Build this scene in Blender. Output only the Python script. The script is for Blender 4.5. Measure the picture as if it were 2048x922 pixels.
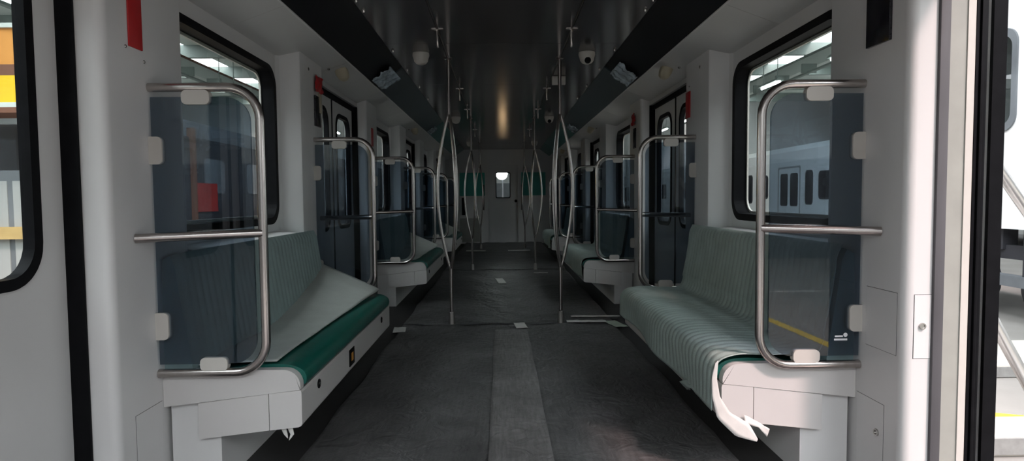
import bpy, bmesh, math, random
from mathutils import Vector, Matrix, noise

random.seed(7)
scn = bpy.context.scene
COL = scn.collection
for o in list(bpy.data.objects):
    bpy.data.objects.remove(o, do_unlink=True)

# ------------------------------------------------------------------ camera
EYE = Vector((-0.039, 0.0, 1.09))
F_PX = 1237.0
cam_d = bpy.data.cameras.new('camera')
cam_d.sensor_fit = 'HORIZONTAL'
cam_d.sensor_width = 36.0
cam_d.lens = 36.0 * F_PX / 2048.0
cam_d.clip_start = 0.02
cam_d.clip_end = 300
cam = bpy.data.objects.new('camera', cam_d)
COL.objects.link(cam)
yaw = math.atan2(22, F_PX)
pit = math.atan2(64, F_PX)
fw = Vector((math.sin(yaw) * math.cos(pit), math.cos(yaw) * math.cos(pit), -math.sin(pit)))
q = fw.to_track_quat('-Z', 'Y')
cam.matrix_world = Matrix.Translation(EYE) @ q.to_matrix().to_4x4() @ Matrix.Rotation(-math.radians(0.5), 4, 'Z')
scn.camera = cam

# ------------------------------------------------------------------ light
world = bpy.data.worlds.new('sky')
scn.world = world
world.use_nodes = True
bg = world.node_tree.nodes['Background']
bg.inputs[0].default_value = (0.90, 0.95, 1.0, 1)
bg.inputs[1].default_value = 5.0

sun_d = bpy.data.lights.new('sun', 'SUN')
sun_d.energy = 2.7
sun_d.angle = math.radians(7)
sun_d.color = (1.0, 0.73, 0.70)
sun = bpy.data.objects.new('sun', sun_d)
COL.objects.link(sun)
sun.rotation_euler = Vector((-0.78, 1.0, -1.45)).to_track_quat('-Z', 'Y').to_euler()

scn.view_settings.view_transform = 'Standard'
scn.view_settings.look = 'None'
scn.view_settings.gamma = 1.0
scn.view_settings.use_curve_mapping = False
scn.view_settings.exposure = 0.55
scn.cycles.transparent_max_bounces = 32

# ------------------------------------------------------------------ materials
M = {}
def nt(name):
    m = bpy.data.materials.new(name)
    m.use_nodes = True
    M[name] = m
    n = m.node_tree.nodes
    return m, n, m.node_tree.links, n['Principled BSDF']

def pmat(name, col, rough=0.5, metal=0.0, vary=0.08, scale=6.0, bump=0.0, bscale=80.0, spec=0.5, stretch=None, alpha=None):
    m, n, l, b = nt(name)
    b.inputs['Roughness'].default_value = rough
    b.inputs['Metallic'].default_value = metal
    b.inputs['Specular IOR Level'].default_value = spec
    tc = n.new('ShaderNodeTexCoord')
    mp = n.new('ShaderNodeMapping')
    l.new(tc.outputs['Object'], mp.inputs['Vector'])
    if stretch: mp.inputs['Scale'].default_value = stretch
    nz = n.new('ShaderNodeTexNoise')
    nz.inputs['Scale'].default_value = scale
    nz.inputs['Detail'].default_value = 5
    l.new(mp.outputs['Vector'], nz.inputs['Vector'])
    cr = n.new('ShaderNodeValToRGB')
    c = Vector(col)
    cr.color_ramp.elements[0].position = 0.3
    cr.color_ramp.elements[1].position = 0.7
    cr.color_ramp.elements[0].color = (*(c * (1 - vary)), 1)
    cr.color_ramp.elements[1].color = (*[min(1, v) for v in c * (1 + vary)], 1)
    l.new(nz.outputs['Fac'], cr.inputs['Fac'])
    l.new(cr.outputs['Color'], b.inputs['Base Color'])
    if bump:
        n2 = n.new('ShaderNodeTexNoise')
        n2.inputs['Scale'].default_value = bscale
        n2.inputs['Detail'].default_value = 3
        l.new(mp.outputs['Vector'], n2.inputs['Vector'])
        bp = n.new('ShaderNodeBump')
        bp.inputs['Strength'].default_value = bump
        bp.inputs['Distance'].default_value = 0.004
        l.new(n2.outputs['Fac'], bp.inputs['Height'])
        l.new(bp.outputs['Normal'], b.inputs['Normal'])
    if alpha is not None:
        b.inputs['Alpha'].default_value = alpha
    return m

def gmat(name, tint, ior=1.45, rough=0.0, refl=(1, 1, 1)):
    m = bpy.data.materials.new(name)
    m.use_nodes = True
    M[name] = m
    n, l = m.node_tree.nodes, m.node_tree.links
    n.remove(n['Principled BSDF'])
    out = n['Material Output']
    tr = n.new('ShaderNodeBsdfTransparent'); tr.inputs[0].default_value = (*tint, 1)
    gl = n.new('ShaderNodeBsdfGlossy'); gl.inputs['Roughness'].default_value = rough
    gl.inputs[0].default_value = (*refl, 1)
    fr = n.new('ShaderNodeFresnel'); fr.inputs['IOR'].default_value = ior
    mx = n.new('ShaderNodeMixShader')
    ge = n.new('ShaderNodeNewGeometry')
    inv = n.new('ShaderNodeMath'); inv.operation = 'SUBTRACT'; inv.inputs[0].default_value = 1.0
    l.new(ge.outputs['Backfacing'], inv.inputs[1])
    mul = n.new('ShaderNodeMath'); mul.operation = 'MULTIPLY'
    l.new(fr.outputs[0], mul.inputs[0]); l.new(inv.outputs[0], mul.inputs[1])
    l.new(mul.outputs[0], mx.inputs[0]); l.new(tr.outputs[0], mx.inputs[1]); l.new(gl.outputs[0], mx.inputs[2])
    l.new(mx.outputs[0], out.inputs['Surface'])
    return m

def emat(name, col, s):
    m, n, l, b = nt(name)
    b.inputs['Base Color'].default_value = (*col, 1)
    b.inputs['Emission Color'].default_value = (*col, 1)
    b.inputs['Emission Strength'].default_value = s
    return m

pmat('white', (0.63, 0.615, 0.605), 0.38, vary=0.03, scale=2.5)
pmat('white_cap', (0.55, 0.525, 0.51), 0.30, vary=0.03, scale=3)
pmat('soffit', (0.50, 0.49, 0.48), 0.35, vary=0.04, scale=2)
pmat('gap', (0.03, 0.03, 0.03), 0.7)
pmat('rubber', (0.006, 0.006, 0.007), 0.5, vary=0.2, scale=20, spec=0.06)
pmat('rubber_grey', (0.075, 0.072, 0.078), 0.6, vary=0.15, scale=12, stretch=(1, 1, 0.2))
pmat('jamb_grey', (0.30, 0.30, 0.27), 0.5, vary=0.08, scale=8)
pmat('floor_dark', (0.022, 0.021, 0.021), 0.55, vary=0.2, scale=10)
pmat('ceiling', (0.055, 0.052, 0.054), 0.16, vary=0.06, scale=2.0, spec=0.5)
pmat('cove_black', (0.008, 0.008, 0.010), 0.35, vary=0.2)
pmat('cove_grey', (0.055, 0.075, 0.085), 0.28, vary=0.08, scale=3)
pmat('cove_teal_reflection', (0.03, 0.14, 0.135), 0.28, vary=0.1, scale=3)  # teal reflection near the end wall put into the cover colour
pmat('steel', (0.47, 0.43, 0.41), 0.22, metal=1.0, vary=0.05, scale=60, stretch=(1, 1, 0.1))
pmat('steel_dark', (0.22, 0.20, 0.19), 0.4, metal=1.0, vary=0.1)
pmat('clamp', (0.52, 0.49, 0.45), 0.45, vary=0.04)
pmat('green_vinyl', (0.003, 0.095, 0.074), 0.34, vary=0.12, scale=25, bump=0.1, bscale=250)
pmat('ribbed_cover', (0.26, 0.34, 0.33), 0.5, vary=0.10, scale=9, bump=0.25, bscale=220)
pmat('foam_sheet', (0.47, 0.49, 0.46), 0.42, vary=0.08, scale=7, bump=0.35, bscale=160)
pmat('tape', (0.62, 0.60, 0.57), 0.5, vary=0.08, scale=20)
pmat('tape_green', (0.50, 0.56, 0.47), 0.5, vary=0.08, scale=20)
pmat('film_blue', (0.42, 0.50, 0.56), 0.18, vary=0.35, scale=14, bump=0.3, bscale=60)
pmat('red', (0.42, 0.012, 0.015), 0.4, vary=0.08, scale=5)
pmat('display', (0.012, 0.012, 0.016), 0.15, vary=0.3, scale=60)
pmat('beige', (0.42, 0.37, 0.27), 0.5, vary=0.1)
pmat('teal_panel', (0.02, 0.30, 0.25), 0.35, vary=0.05, scale=4)
pmat('lock', (0.5, 0.48, 0.46), 0.25, metal=1.0)
pmat('amber', (0.6, 0.25, 0.03), 0.4)
pmat('print_white', (0.8, 0.8, 0.8), 0.5)
# depot
pmat('concrete', (0.20, 0.19, 0.175), 0.7, vary=0.15, scale=0.9, bump=0.2, bscale=12)
pmat('kerb', (0.46, 0.43, 0.38), 0.7, vary=0.12, scale=3)
pmat('tread_plate', (0.30, 0.30, 0.29), 0.4, metal=0.4, vary=0.1, scale=20)
pmat('yellow_paint', (0.70, 0.50, 0.03), 0.5, vary=0.12, scale=6)
pmat('white_paint', (0.6, 0.6, 0.57), 0.5, vary=0.15, scale=6)
pmat('orange_steel', (0.62, 0.27, 0.06), 0.5, vary=0.08, scale=1)
pmat('brown_steel', (0.17, 0.075, 0.045), 0.5, vary=0.1, scale=1)
pmat('crane_yellow', (0.80, 0.52, 0.02), 0.45, vary=0.05, scale=1)
pmat('roof_white', (0.55, 0.60, 0.56), 0.6, vary=0.08, scale=0.4)
pmat('roof_steel', (0.20, 0.24, 0.22), 0.5, vary=0.15, scale=1)
pmat('hall_wall', (0.42, 0.43, 0.42), 0.7, vary=0.1, scale=0.5)
pmat('vehicle_white', (0.80, 0.80, 0.79), 0.3, vary=0.02, scale=0.7)
pmat('vehicle_grey', (0.33, 0.34, 0.33), 0.4, vary=0.08, scale=1)
pmat('loco_dark', (0.03, 0.03, 0.035), 0.45, vary=0.25, scale=1.5)
pmat('loco_red', (0.35, 0.03, 0.025), 0.45, vary=0.15, scale=1.5)
pmat('machine_grey', (0.13, 0.14, 0.15), 0.5, vary=0.2, scale=2)
pmat('aluminium', (0.75, 0.74, 0.72), 0.3, metal=1.0, vary=0.04)
pmat('tan', (0.42, 0.30, 0.12), 0.6)
gmat('window_glass', (0.90, 0.93, 0.92), 1.42)
gmat('smoked_glass', (0.50, 0.56, 0.62), 1.52)
gmat('dark_glass', (0.6, 0.62, 0.62), 1.5)
emat('tube_light', (0.95, 1.0, 1.0), 12.0)
emat('amber_light', (1.0, 0.62, 0.32), 2.5)

def floor_film(name, col, rough):
    m, n, l, b = nt(name)
    tc = n.new('ShaderNodeTexCoord')
    nz = n.new('ShaderNodeTexNoise'); nz.inputs['Scale'].default_value = 2.2; nz.inputs['Detail'].default_value = 8
    nz.inputs['Roughness'].default_value = 0.65
    l.new(tc.outputs['Object'], nz.inputs['Vector'])
    wv = n.new('ShaderNodeTexWave'); wv.inputs['Scale'].default_value = 60; wv.inputs['Distortion'].default_value = 1.0
    wv.bands_direction = 'X'
    l.new(tc.outputs['Object'], wv.inputs['Vector'])
    cr = n.new('ShaderNodeValToRGB')
    c = Vector(col)
    cr.color_ramp.elements[0].position = 0.35; cr.color_ramp.elements[1].position = 0.75
    cr.color_ramp.elements[0].color = (*(c * 0.70), 1); cr.color_ramp.elements[1].color = (*(c * 1.4), 1)
    l.new(nz.outputs['Fac'], cr.inputs['Fac'])
    mix = n.new('ShaderNodeMixRGB'); mix.blend_type = 'MULTIPLY'; mix.inputs[0].default_value = 0.25
    l.new(cr.outputs['Color'], mix.inputs[1]); l.new(wv.outputs['Color'], mix.inputs[2])
    mp = n.new('ShaderNodeMapping'); mp.inputs['Scale'].default_value = (70, 7, 1)
    l.new(tc.outputs['Object'], mp.inputs['Vector'])
    sc_ = n.new('ShaderNodeTexNoise'); sc_.inputs['Scale'].default_value = 1.0; sc_.inputs['Detail'].default_value = 6
    l.new(mp.outputs['Vector'], sc_.inputs['Vector'])
    r2 = n.new('ShaderNodeValToRGB')
    r2.color_ramp.elements[0].position = .35; r2.color_ramp.elements[0].color = (.72, .72, .72, 1)
    r2.color_ramp.elements[1].position = .65; r2.color_ramp.elements[1].color = (1.12, 1.12, 1.12, 1)
    l.new(sc_.outputs['Fac'], r2.inputs['Fac'])
    mx2 = n.new('ShaderNodeMixRGB'); mx2.blend_type = 'MULTIPLY'; mx2.inputs[0].default_value = 1.0
    l.new(mix.outputs[0], mx2.inputs[1]); l.new(r2.outputs[0], mx2.inputs[2])
    l.new(mx2.outputs[0], b.inputs['Base Color'])
    b.inputs['Roughness'].default_value = rough
    n2 = n.new('ShaderNodeTexNoise'); n2.inputs['Scale'].default_value = 9; n2.inputs['Detail'].default_value = 10
    n2.inputs['Distortion'].default_value = 1.2
    l.new(tc.outputs['Object'], n2.inputs['Vector'])
    bp = n.new('ShaderNodeBump'); bp.inputs['Strength'].default_value = 0.8; bp.inputs['Distance'].default_value = 0.02
    l.new(n2.outputs['Fac'], bp.inputs['Height']); l.new(bp.outputs['Normal'], b.inputs['Normal'])
floor_film('floor_film', (0.115, 0.112, 0.112), 0.45)
floor_film('floor_film_center', (0.19, 0.18, 0.178), 0.5)

# ------------------------------------------------------------------ helpers
def put(o, parent):
    COL.objects.link(o)
    if parent is not None:
        o.parent = parent
    return o

def mesh_obj(name, verts, faces, mat, parent=None, smooth=False, fix=True, bevel=0.0, angle=40):
    me = bpy.data.meshes.new(name)
    me.from_pydata([tuple(v) for v in verts], [], faces)
    bm = bmesh.new(); bm.from_mesh(me)
    if fix:
        bmesh.ops.recalc_face_normals(bm, faces=bm.faces)
    if bevel:
        bmesh.ops.bevel(bm, geom=list(bm.edges), offset=bevel, segments=2, affect='EDGES', profile=0.6)
    bm.to_mesh(me); bm.free()
    if smooth:
        for p in me.polygons: p.use_smooth = True
        me.set_sharp_from_angle(angle=math.radians(angle))
    me.materials.append(M[mat])
    return put(bpy.data.objects.new(name, me), parent)

def empty(name, loc=(0, 0, 0), label=None, cat=None, group=None, kind=None, parent=None):
    o = bpy.data.objects.new(name, None)
    o.location = loc
    o.empty_display_size = 0.1
    put(o, parent)
    return tag(o, label, cat, group, kind)

def tag(o, label=None, cat=None, group=None, kind=None):
    if label: o['label'] = label
    if cat: o['category'] = cat
    if group: o['group'] = group
    if kind: o['kind'] = kind
    return o

def P(o):  # parenting keeps world position: builders use world coords, so bring into local
    return o

def box(name, x0, x1, y0, y1, z0, z1, mat, parent=None, bevel=0.0, **k):
    x0, x1 = min(x0, x1), max(x0, x1); y0, y1 = min(y0, y1), max(y0, y1); z0, z1 = min(z0, z1), max(z0, z1)
    v = [(x, y, z) for x in (x0, x1) for y in (y0, y1) for z in (z0, z1)]
    f = [(0, 1, 3, 2), (4, 6, 7, 5), (0, 4, 5, 1), (2, 3, 7, 6), (0, 2, 6, 4), (1, 5, 7, 3)]
    return mesh_obj(name, v, f, mat, parent, bevel=bevel, smooth=bevel > 0, **k)

def prism(name, poly, a0, a1, axis, mat, parent=None, smooth=False, angle=35, bevel=0.0):
    """extrude a 2D polygon: axis 'y' -> poly is (x,z); 'z' -> (x,y); 'x' -> (y,z)"""
    n = len(poly)
    def mk(p, a):
        return {'y': (p[0], a, p[1]), 'z': (p[0], p[1], a), 'x': (a, p[0], p[1])}[axis]
    v = [mk(p, a0) for p in poly] + [mk(p, a1) for p in poly]
    f = [tuple(range(n)), tuple(range(2 * n - 1, n - 1, -1))]
    f += [(i, (i + 1) % n, n + (i + 1) % n, n + i) for i in range(n)]
    return mesh_obj(name, v, f, mat, parent, smooth=smooth, angle=angle, bevel=bevel)

def tube(name, pts, r, mat, parent=None, seg=12, radii=None):
    pts = [Vector(p) for p in pts]
    n = len(pts)
    v, f = [], []
    prev = None
    for i, p in enumerate(pts):
        t = (pts[min(i + 1, n - 1)] - pts[max(i - 1, 0)]).normalized()
        if prev is None:
            a = Vector((0, 0, 1)) if abs(t.z) < 0.9 else Vector((0, 1, 0))
            u = t.cross(a).normalized()
        else:
            u = (prev - t * prev.dot(t)).normalized()
        prev = u
        w = t.cross(u)
        rr = radii[i] if radii else r
        for k in range(seg):
            a = 2 * math.pi * k / seg
            v.append(p + (u * math.cos(a) + w * math.sin(a)) * rr)
    for i in range(n - 1):
        for k in range(seg):
            f.append((i * seg + k, i * seg + (k + 1) % seg, (i + 1) * seg + (k + 1) % seg, (i + 1) * seg + k))
    f.append(tuple(range(seg))); f.append(tuple(range(n * seg - 1, (n - 1) * seg - 1, -1)))
    return mesh_obj(name, v, f, mat, parent, smooth=True, angle=50)

def lathe(name, prof, loc, mat, parent=None, seg=20, axis='z', flip=1):
    """prof: list of (r, h); axis direction"""
    v, f = [], []
    for r, h in prof:
        for k in range(seg):
            a = 2 * math.pi * k / seg
            c, s_ = r * math.cos(a), r * math.sin(a)
            h2 = h * flip
            p = {'z': (c, s_, h2), 'x': (h2, c, s_), 'y': (c, h2, s_)}[axis]
            v.append(Vector(loc) + Vector(p))
    n = len(prof)
    for i in range(n - 1):
        for k in range(seg):
            f.append((i * seg + k, i * seg + (k + 1) % seg, (i + 1) * seg + (k + 1) % seg, (i + 1) * seg + k))
    f.append(tuple(range(seg))); f.append(tuple(range(n * seg - 1, (n - 1) * seg - 1, -1)))
    return mesh_obj(name, v, f, mat, parent, smooth=True, angle=35)

def rr_pts(sh, k=7):
    a0, a1, b0, b1, r = sh
    if r <= 0: return [(a1, b1), (a0, b1), (a0, b0), (a1, b0)]
    out = []
    for cx, cy, st in ((a1 - r, b1 - r, 0), (a0 + r, b1 - r, 90), (a0 + r, b0 + r, 180), (a1 - r, b0 + r, 270)):
        for i in range(k + 1):
            t = math.radians(st + 90 * i / k)
            out.append((cx + r * math.cos(t), cy + r * math.sin(t)))
    return out

def rr_hit(sh, c, th):
    a0, a1, b0, b1, r = sh
    d = (math.cos(th), math.sin(th))
    lo, hi = 0.0, 60.0
    def inside(p):
        x, y = p
        if not (a0 <= x <= a1 and b0 <= y <= b1): return False
        if r <= 0: return True
        qx = min(max(x, a0 + r), a1 - r); qy = min(max(y, b0 + r), b1 - r)
        return (x - qx) ** 2 + (y - qy) ** 2 <= r * r + 1e-12
    for _ in range(50):
        m = (lo + hi) / 2
        if inside((c[0] + d[0] * m, c[1] + d[1] * m)): lo = m
        else: hi = m
    return (c[0] + d[0] * lo, c[1] + d[1] * lo)

def ring(name, outer, inner, t0, t1, plane, mat, parent=None):
    """plate with a hole. plane 'x': 2D=(y,z), thickness x; 'y': 2D=(x,z), thickness y"""
    c = ((inner[0] + inner[1]) / 2, (inner[2] + inner[3]) / 2)
    ang = sorted({round(math.atan2(p[1] - c[1], p[0] - c[0]), 6) for p in rr_pts(inner) + rr_pts(outer)})
    O = [rr_hit(outer, c, a) for a in ang]; I = [rr_hit(inner, c, a) for a in ang]
    n = len(ang)
    mk = (lambda p, t: (t, p[0], p[1])) if plane == 'x' else (lambda p, t: (p[0], t, p[1]))
    v = [mk(p, t0) for p in O] + [mk(p, t0) for p in I] + [mk(p, t1) for p in O] + [mk(p, t1) for p in I]
    f = []
    for i in range(n):
        j = (i + 1) % n
        f += [(i, j, n + j, n + i), (2 * n + i, 3 * n + i, 3 * n + j, 2 * n + j),
              (i, 2 * n + i, 2 * n + j, j), (n + i, n + j, 3 * n + j, 3 * n + i)]
    return mesh_obj(name, v, f, mat, parent, smooth=True, angle=30)

def slab_rr(name, sh, t0, t1, plane, mat, parent=None):
    return prism(name, rr_pts(sh), t0, t1, plane, mat, parent, smooth=True, angle=30)

def grid(name, nu, nv, fn, mat, parent=None, thick=0.0):
    v = [fn(i / (nu - 1), j / (nv - 1)) for i in range(nu) for j in range(nv)]
    f = [(i * nv + j, i * nv + j + 1, (i + 1) * nv + j + 1, (i + 1) * nv + j) for i in range(nu - 1) for j in range(nv - 1)]
    o = mesh_obj(name, v, f, mat, parent, smooth=True, angle=70)
    if thick:
        md = o.modifiers.new('thickness', 'SOLIDIFY'); md.thickness = thick; md.offset = 0
    return o

def lerp_poly(pts, t):
    d = [0]
    for a, b in zip(pts, pts[1:]): d.append(d[-1] + math.dist(a, b))
    s = t * d[-1]
    for i in range(len(pts) - 1):
        if s <= d[i + 1] or i == len(pts) - 2:
            k = (s - d[i]) / max(1e-9, d[i + 1] - d[i])
            return (pts[i][0] + (pts[i + 1][0] - pts[i][0]) * k, pts[i][1] + (pts[i + 1][1] - pts[i][1]) * k)

def smooth_poly(pts, it=2):
    for _ in range(it):
        o = [pts[0]]
        for a, b in zip(pts, pts[1:]):
            o += [(a[0] * .75 + b[0] * .25, a[1] * .75 + b[1] * .25), (a[0] * .25 + b[0] * .75, a[1] * .25 + b[1] * .75)]
        pts = o + [pts[-1]]
    return pts

SIDE = {-1: 'left', 1: 'right'}
PITCH = 3.935
VEST = [1.315 + PITCH * i for i in range(4)]        # door centres
Y_END, Y_BACK = 15.0, -0.3
U_WALL, U_BAY, U_DOOR, U_OUT = 1.313, 1.44, 1.449, 1.54
Z_CEIL, Z_DOOR = 2.275, 1.97
HALF = 0.72

# ------------------------------------------------------------------ car shell
fl = empty('floor', label='dark grey train car floor under the protective film', cat='floor', kind='structure')
box('floor_slab', -U_OUT, U_OUT, Y_BACK, Y_END + .1, -0.15, 0.0, 'floor_dark', fl)
for s in (-1, 1):
    for c in VEST:
        box('door_sill', s * 1.42, s * (U_OUT + .01), c - HALF, c + HALF, 0.0, 0.008, 'steel_dark', fl)

ce = empty('ceiling', (0, 0, 0), label='dark glossy panelled ceiling running the length of the car', cat='ceiling', kind='structure')
box('roof_slab', -U_OUT, U_OUT, Y_BACK - .1, Y_END + .1, 2.33, 2.43, 'gap', ce)
ys = [Y_BACK + i * (Y_END - Y_BACK) / 9 for i in range(10)]
for a, b in zip(ys, ys[1:]):
    box('ceiling_panel', -0.462, 0.462, a + .003, b - .003, Z_CEIL, 2.335, 'ceiling', ce)
    for s in (-1, 1):
        box('ceiling_panel', s * 0.478, s * 0.915, a + .003, b - .003, Z_CEIL, 2.335, 'ceiling', ce)
for s in (-1, 1):
    tube('ceiling_groove_rail', [(s * .47, Y_BACK, Z_CEIL + .004), (s * .47, Y_END, Z_CEIL + .004)], .006, 'steel_dark', ce, seg=6)
    segs = [(Y_BACK, 5.62, 'cove_black'), (5.66, 9.55, 'cove_grey'), (9.6, 13.4, 'cove_teal_reflection'), (13.45, Y_END, 'cove_teal_reflection')]
    for a, b, m in segs:
        prism('cove_cover', [(s * 1.15, 2.10), (s * 0.91, 2.272), (s * 0.93, 2.30), (s * 1.17, 2.13)], a, b, 'y', m, ce)
    prism('cove_backing', [(s * 1.18, 2.12), (s * 0.93, 2.31), (s * 0.93, 2.34), (s * 1.52, 2.34), (s * 1.52, 2.2)], Y_BACK, Y_END, 'y', 'gap', ce)

def pillar_poly(s, yd, d):
    """plan polygon of a door pillar; yd = door edge, d=+1 when the pillar goes on towards +y"""
    pts = [(U_OUT - .02, yd), (1.415, yd)]
    pts += [(1.343 - .03 * math.sin(t), yd + d * (.03 - .03 * math.cos(t))) for t in [math.radians(x) for x in (0, 20, 40, 60, 80, 90)]]
    pts += [(U_WALL, yd + d * .485), (1.317, yd + d * .502), (1.328, yd + d * .513), (1.425, yd + d * .565), (U_BAY, yd + d * .60), (U_OUT - .02, yd + d * .60)]
    return [(s * u, y) for u, y in pts]

WIN = []
nwin = ndoor = 0
order = ['near', 'second', 'third', 'far']
for s in (-1, 1):
    w = empty('wall_' + SIDE[s], label='white %s side wall of the train car with pillars and window bays' % SIDE[s], cat='wall', kind='structure')
    # upper soffit panels, a joint every bay
    cuts = [Y_BACK, 1.315, 3.285, 4.62, 5.88, 7.22, 8.55, 9.83, 11.155, 12.5, 13.75, Y_END]
    for a, b in zip(cuts, cuts[1:]):
        poly = [(s * 1.52, 1.985), (s * 1.46, 1.99), (s * 1.40, 2.008), (s * 1.15, 2.10), (s * 1.15, 2.115), (s * 1.17, 2.125), (s * 1.52, 2.3)]
        prism('soffit_panel', poly, a + .0015, b - .0015, 'y', 'soffit', w)
    tube('soffit_lip', [(s * 1.15, Y_BACK, 2.102), (s * 1.15, Y_END, 2.102)], .006, 'white', w, seg=6)
    for i, c in enumerate(VEST):
        for d in (-1, 1):
            yd = c + d * HALF
            prism('pillar', pillar_poly(s, yd, d), 0.0, 2.05, 'z', 'white', w, smooth=True, angle=30)
        # header above the door
        box('door_header', s * 1.40, s * (U_OUT - .02), c - HALF, c + HALF, Z_DOOR, 2.03, 'soffit', w)
    # window bays
    for i in range(-1, 4):
        cy = VEST[0] + PITCH * (i + .5)
        y0, y1 = cy - 1.2475 + .60 - .72 + .72, cy + 1.2475 - .60
        y0, y1 = (VEST[0] + PITCH * i + HALF + .60), (VEST[0] + PITCH * (i + 1) - HALF - .60)
        full = True
        if i == 3: y1 = Y_END; full = False
        if i == -1: y0 = Y_BACK; full = False
        cy = VEST[0] + PITCH * (i + .5)
        if not full:
            box('wall_panel', s * U_BAY, s * (U_OUT - .02), y0, y1, 0, 2.03, 'white', w)
            continue
        hole = (cy - .64, cy + .64, .945, 1.915, .13)
        ring('wall_panel', (y0, y1, 0.0, 2.03, 0), hole, s * U_BAY, s * (U_OUT - .02), 'x', 'white', w)
        nwin += 1
        win = empty('window_%d' % nwin, (0, 0, 0), kind='structure', cat='window',
                    label='%s side car window with black rubber gasket, %s bay' % (SIDE[s], ['behind the viewer', 'nearest', 'second', 'third'][i + 1]))
        ring('window_gasket', hole, (hole[0] + .04, hole[1] - .04, hole[2] + .04, hole[3] - .04, .10), s * (U_BAY - .008), s * (U_BAY + .075), 'x', 'rubber', win)
        ring('window_trim', (hole[0] + .038, hole[1] - .038, hole[2] + .038, hole[3] - .038, .102), (hole[0] + .055, hole[1] - .055, hole[2] + .055, hole[3] - .055, .085), s * (U_BAY + .068), s * (U_BAY + .078), 'x', 'clamp', win)
        slab_rr('window_pane', (hole[0] + .04, hole[1] - .04, hole[2] + .04, hole[3] - .04, .10), s * (U_BAY + .060), s * (U_BAY + .066), 'x', 'window_glass', win)
        # white shell below the window, behind the backrest
        if i >= 0:
            prism('back_shell', [(s * 1.435, .02), (s * 1.31, .02), (s * 1.31, .86), (s * 1.335, .885), (s * 1.435, .90)], y0 - .02, y1 + .02, 'y', 'white', w)

# doors
for s in (-1, 1):
    for i, c in enumerate(VEST):
        ndoor += 1
        is_open = (s == 1 and i == 0)
        dr = empty('door_%d' % ndoor, (0, 0, 0), kind='structure', cat='door',
                   label='%s %s of the train car, %s doorway from the viewer' % (
                       'open sliding door on the right side' if is_open else 'closed sliding double door on the %s side' % SIDE[s],
                       'with black seals', ['nearest', 'second', 'third', 'farthest'][i]))
        for d in (-1, 1):
            yd = c + d * HALF
            if is_open:
                box('rubber_seal', s * 1.403, s * 1.437, yd - d * .012, yd + d * .004, 0, Z_DOOR, 'rubber_grey', dr, bevel=.004)
                box('jamb_plate', s * 1.437, s * 1.520, yd - d * .006, yd + d * .03, 0, Z_DOOR + .05, 'jamb_grey', dr)
                box('jamb_edge', s * 1.495, s * 1.520, yd - d * .010, yd - d * .004, 0, Z_DOOR, 'clamp', dr)
                for k, uu in enumerate((1.521, 1.535, 1.549)):
                    box('rubber_lip', s * uu, s * (uu + .011), yd - d * (.012 + .006 * (k % 2)), yd + d * .05, 0, Z_DOOR, 'rubber', dr, bevel=.002)
                box('latch', s * 1.44, s * 1.515, yd - d * .03, yd - d * .005, .085, .115, 'rubber', dr, bevel=.004)
            else:
                box('rubber_seal', s * 1.396, s * 1.456, yd - d * .014, yd - d * .001, 0, Z_DOOR, 'rubber', dr, bevel=.004)
        box('top_seal', s * 1.425, s * 1.50, c - HALF, c + HALF, Z_DOOR - .04, Z_DOOR - .001, 'rubber', dr)
        for d in (-1, 1):
            sh = 0.0; uo = U_DOOR
            if is_open: sh = d * .73; uo = 1.60
            a, b = sorted((c + d * .012 + sh, c + d * .704 + sh))
            ha, hb = sorted((c + d * .115 + sh, c + d * .60 + sh))
            hole = (ha, hb, .84, 1.84, .13)
            leaf = ring('door_leaf', (a, b, .01, Z_DOOR - .035, 0), hole, s * uo, s * (uo + .04), 'x', 'white', dr)
            ring('window_gasket', (ha - .004, hb + .004, .836, 1.844, .134), (ha + .03, hb - .03, .87, 1.81, .10), s * (uo - .006), s * (uo + .03), 'x', 'rubber', leaf)
            slab_rr('window_pane', (ha + .02, hb - .02, .86, 1.82, .11), s * (uo + .015), s * (uo + .021), 'x', 'window_glass', leaf)
            ea, eb = sorted((c + d * .0005 + sh, c + d * .014 + sh))
            box('edge_seal', s * (uo - .004), s * (uo + .042), ea, eb, .01, Z_DOOR - .036, 'rubber', dr)

# end walls
ew = empty('wall_far', label='pale end wall of the car with teal panels beside the door', cat='wall', kind='structure')
ring('wall_panel', (-U_OUT, U_OUT, 0, 2.34, 0), (-.34, .38, 0.012, 1.905, 0), Y_END, Y_END + .08, 'y', 'white', ew)
for a, b in ((-1.03, -.42), (.46, 1.05)):
    ring('teal_panel_frame', (a - .03, b + .03, 1.13, 1.75, .02), (a, b, 1.16, 1.72, .01), Y_END - .012, Y_END - .001, 'y', 'white', ew)
    box('teal_panel', a + .001, b - .001, Y_END - .008, Y_END - .0015, 1.161, 1.719, 'teal_panel', ew)
for x in (-.45, .47):
    tube('grab_handle', [(x, Y_END - .002, 1.42), (x, Y_END - .06, 1.42), (x, Y_END - .06, .82), (x, Y_END - .002, .82)], .013, 'rubber', ew, seg=8)
box('speaker_box', -.98, -.90, Y_END - .05, Y_END - .002, .70, 1.12, 'rubber', ew, bevel=.01)
box('grey_bin_panel', -1.03, -.55, Y_END - .02, Y_END - .0015, .05, .62, 'jamb_grey', ew)
ndoor += 1
dr = empty('door_%d' % ndoor, kind='structure', cat='door', label='pale cab door in the far end wall with small bright window')
lf = ring('door_leaf', (-.345, .385, .01, 1.91, .01), (-.15, .19, 1.11, 1.72, .03), Y_END + .081, Y_END + .12, 'y', 'white', dr)
slab_rr('window_pane', (-.15, .19, 1.11, 1.72, .03), Y_END + .095, Y_END + .101, 'y', 'window_glass', lf)
ring('window_gasket', (-.16, .20, 1.10, 1.73, .035), (-.14, .18, 1.12, 1.71, .03), Y_END + .074, Y_END + .08, 'y', 'rubber', lf)
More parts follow.
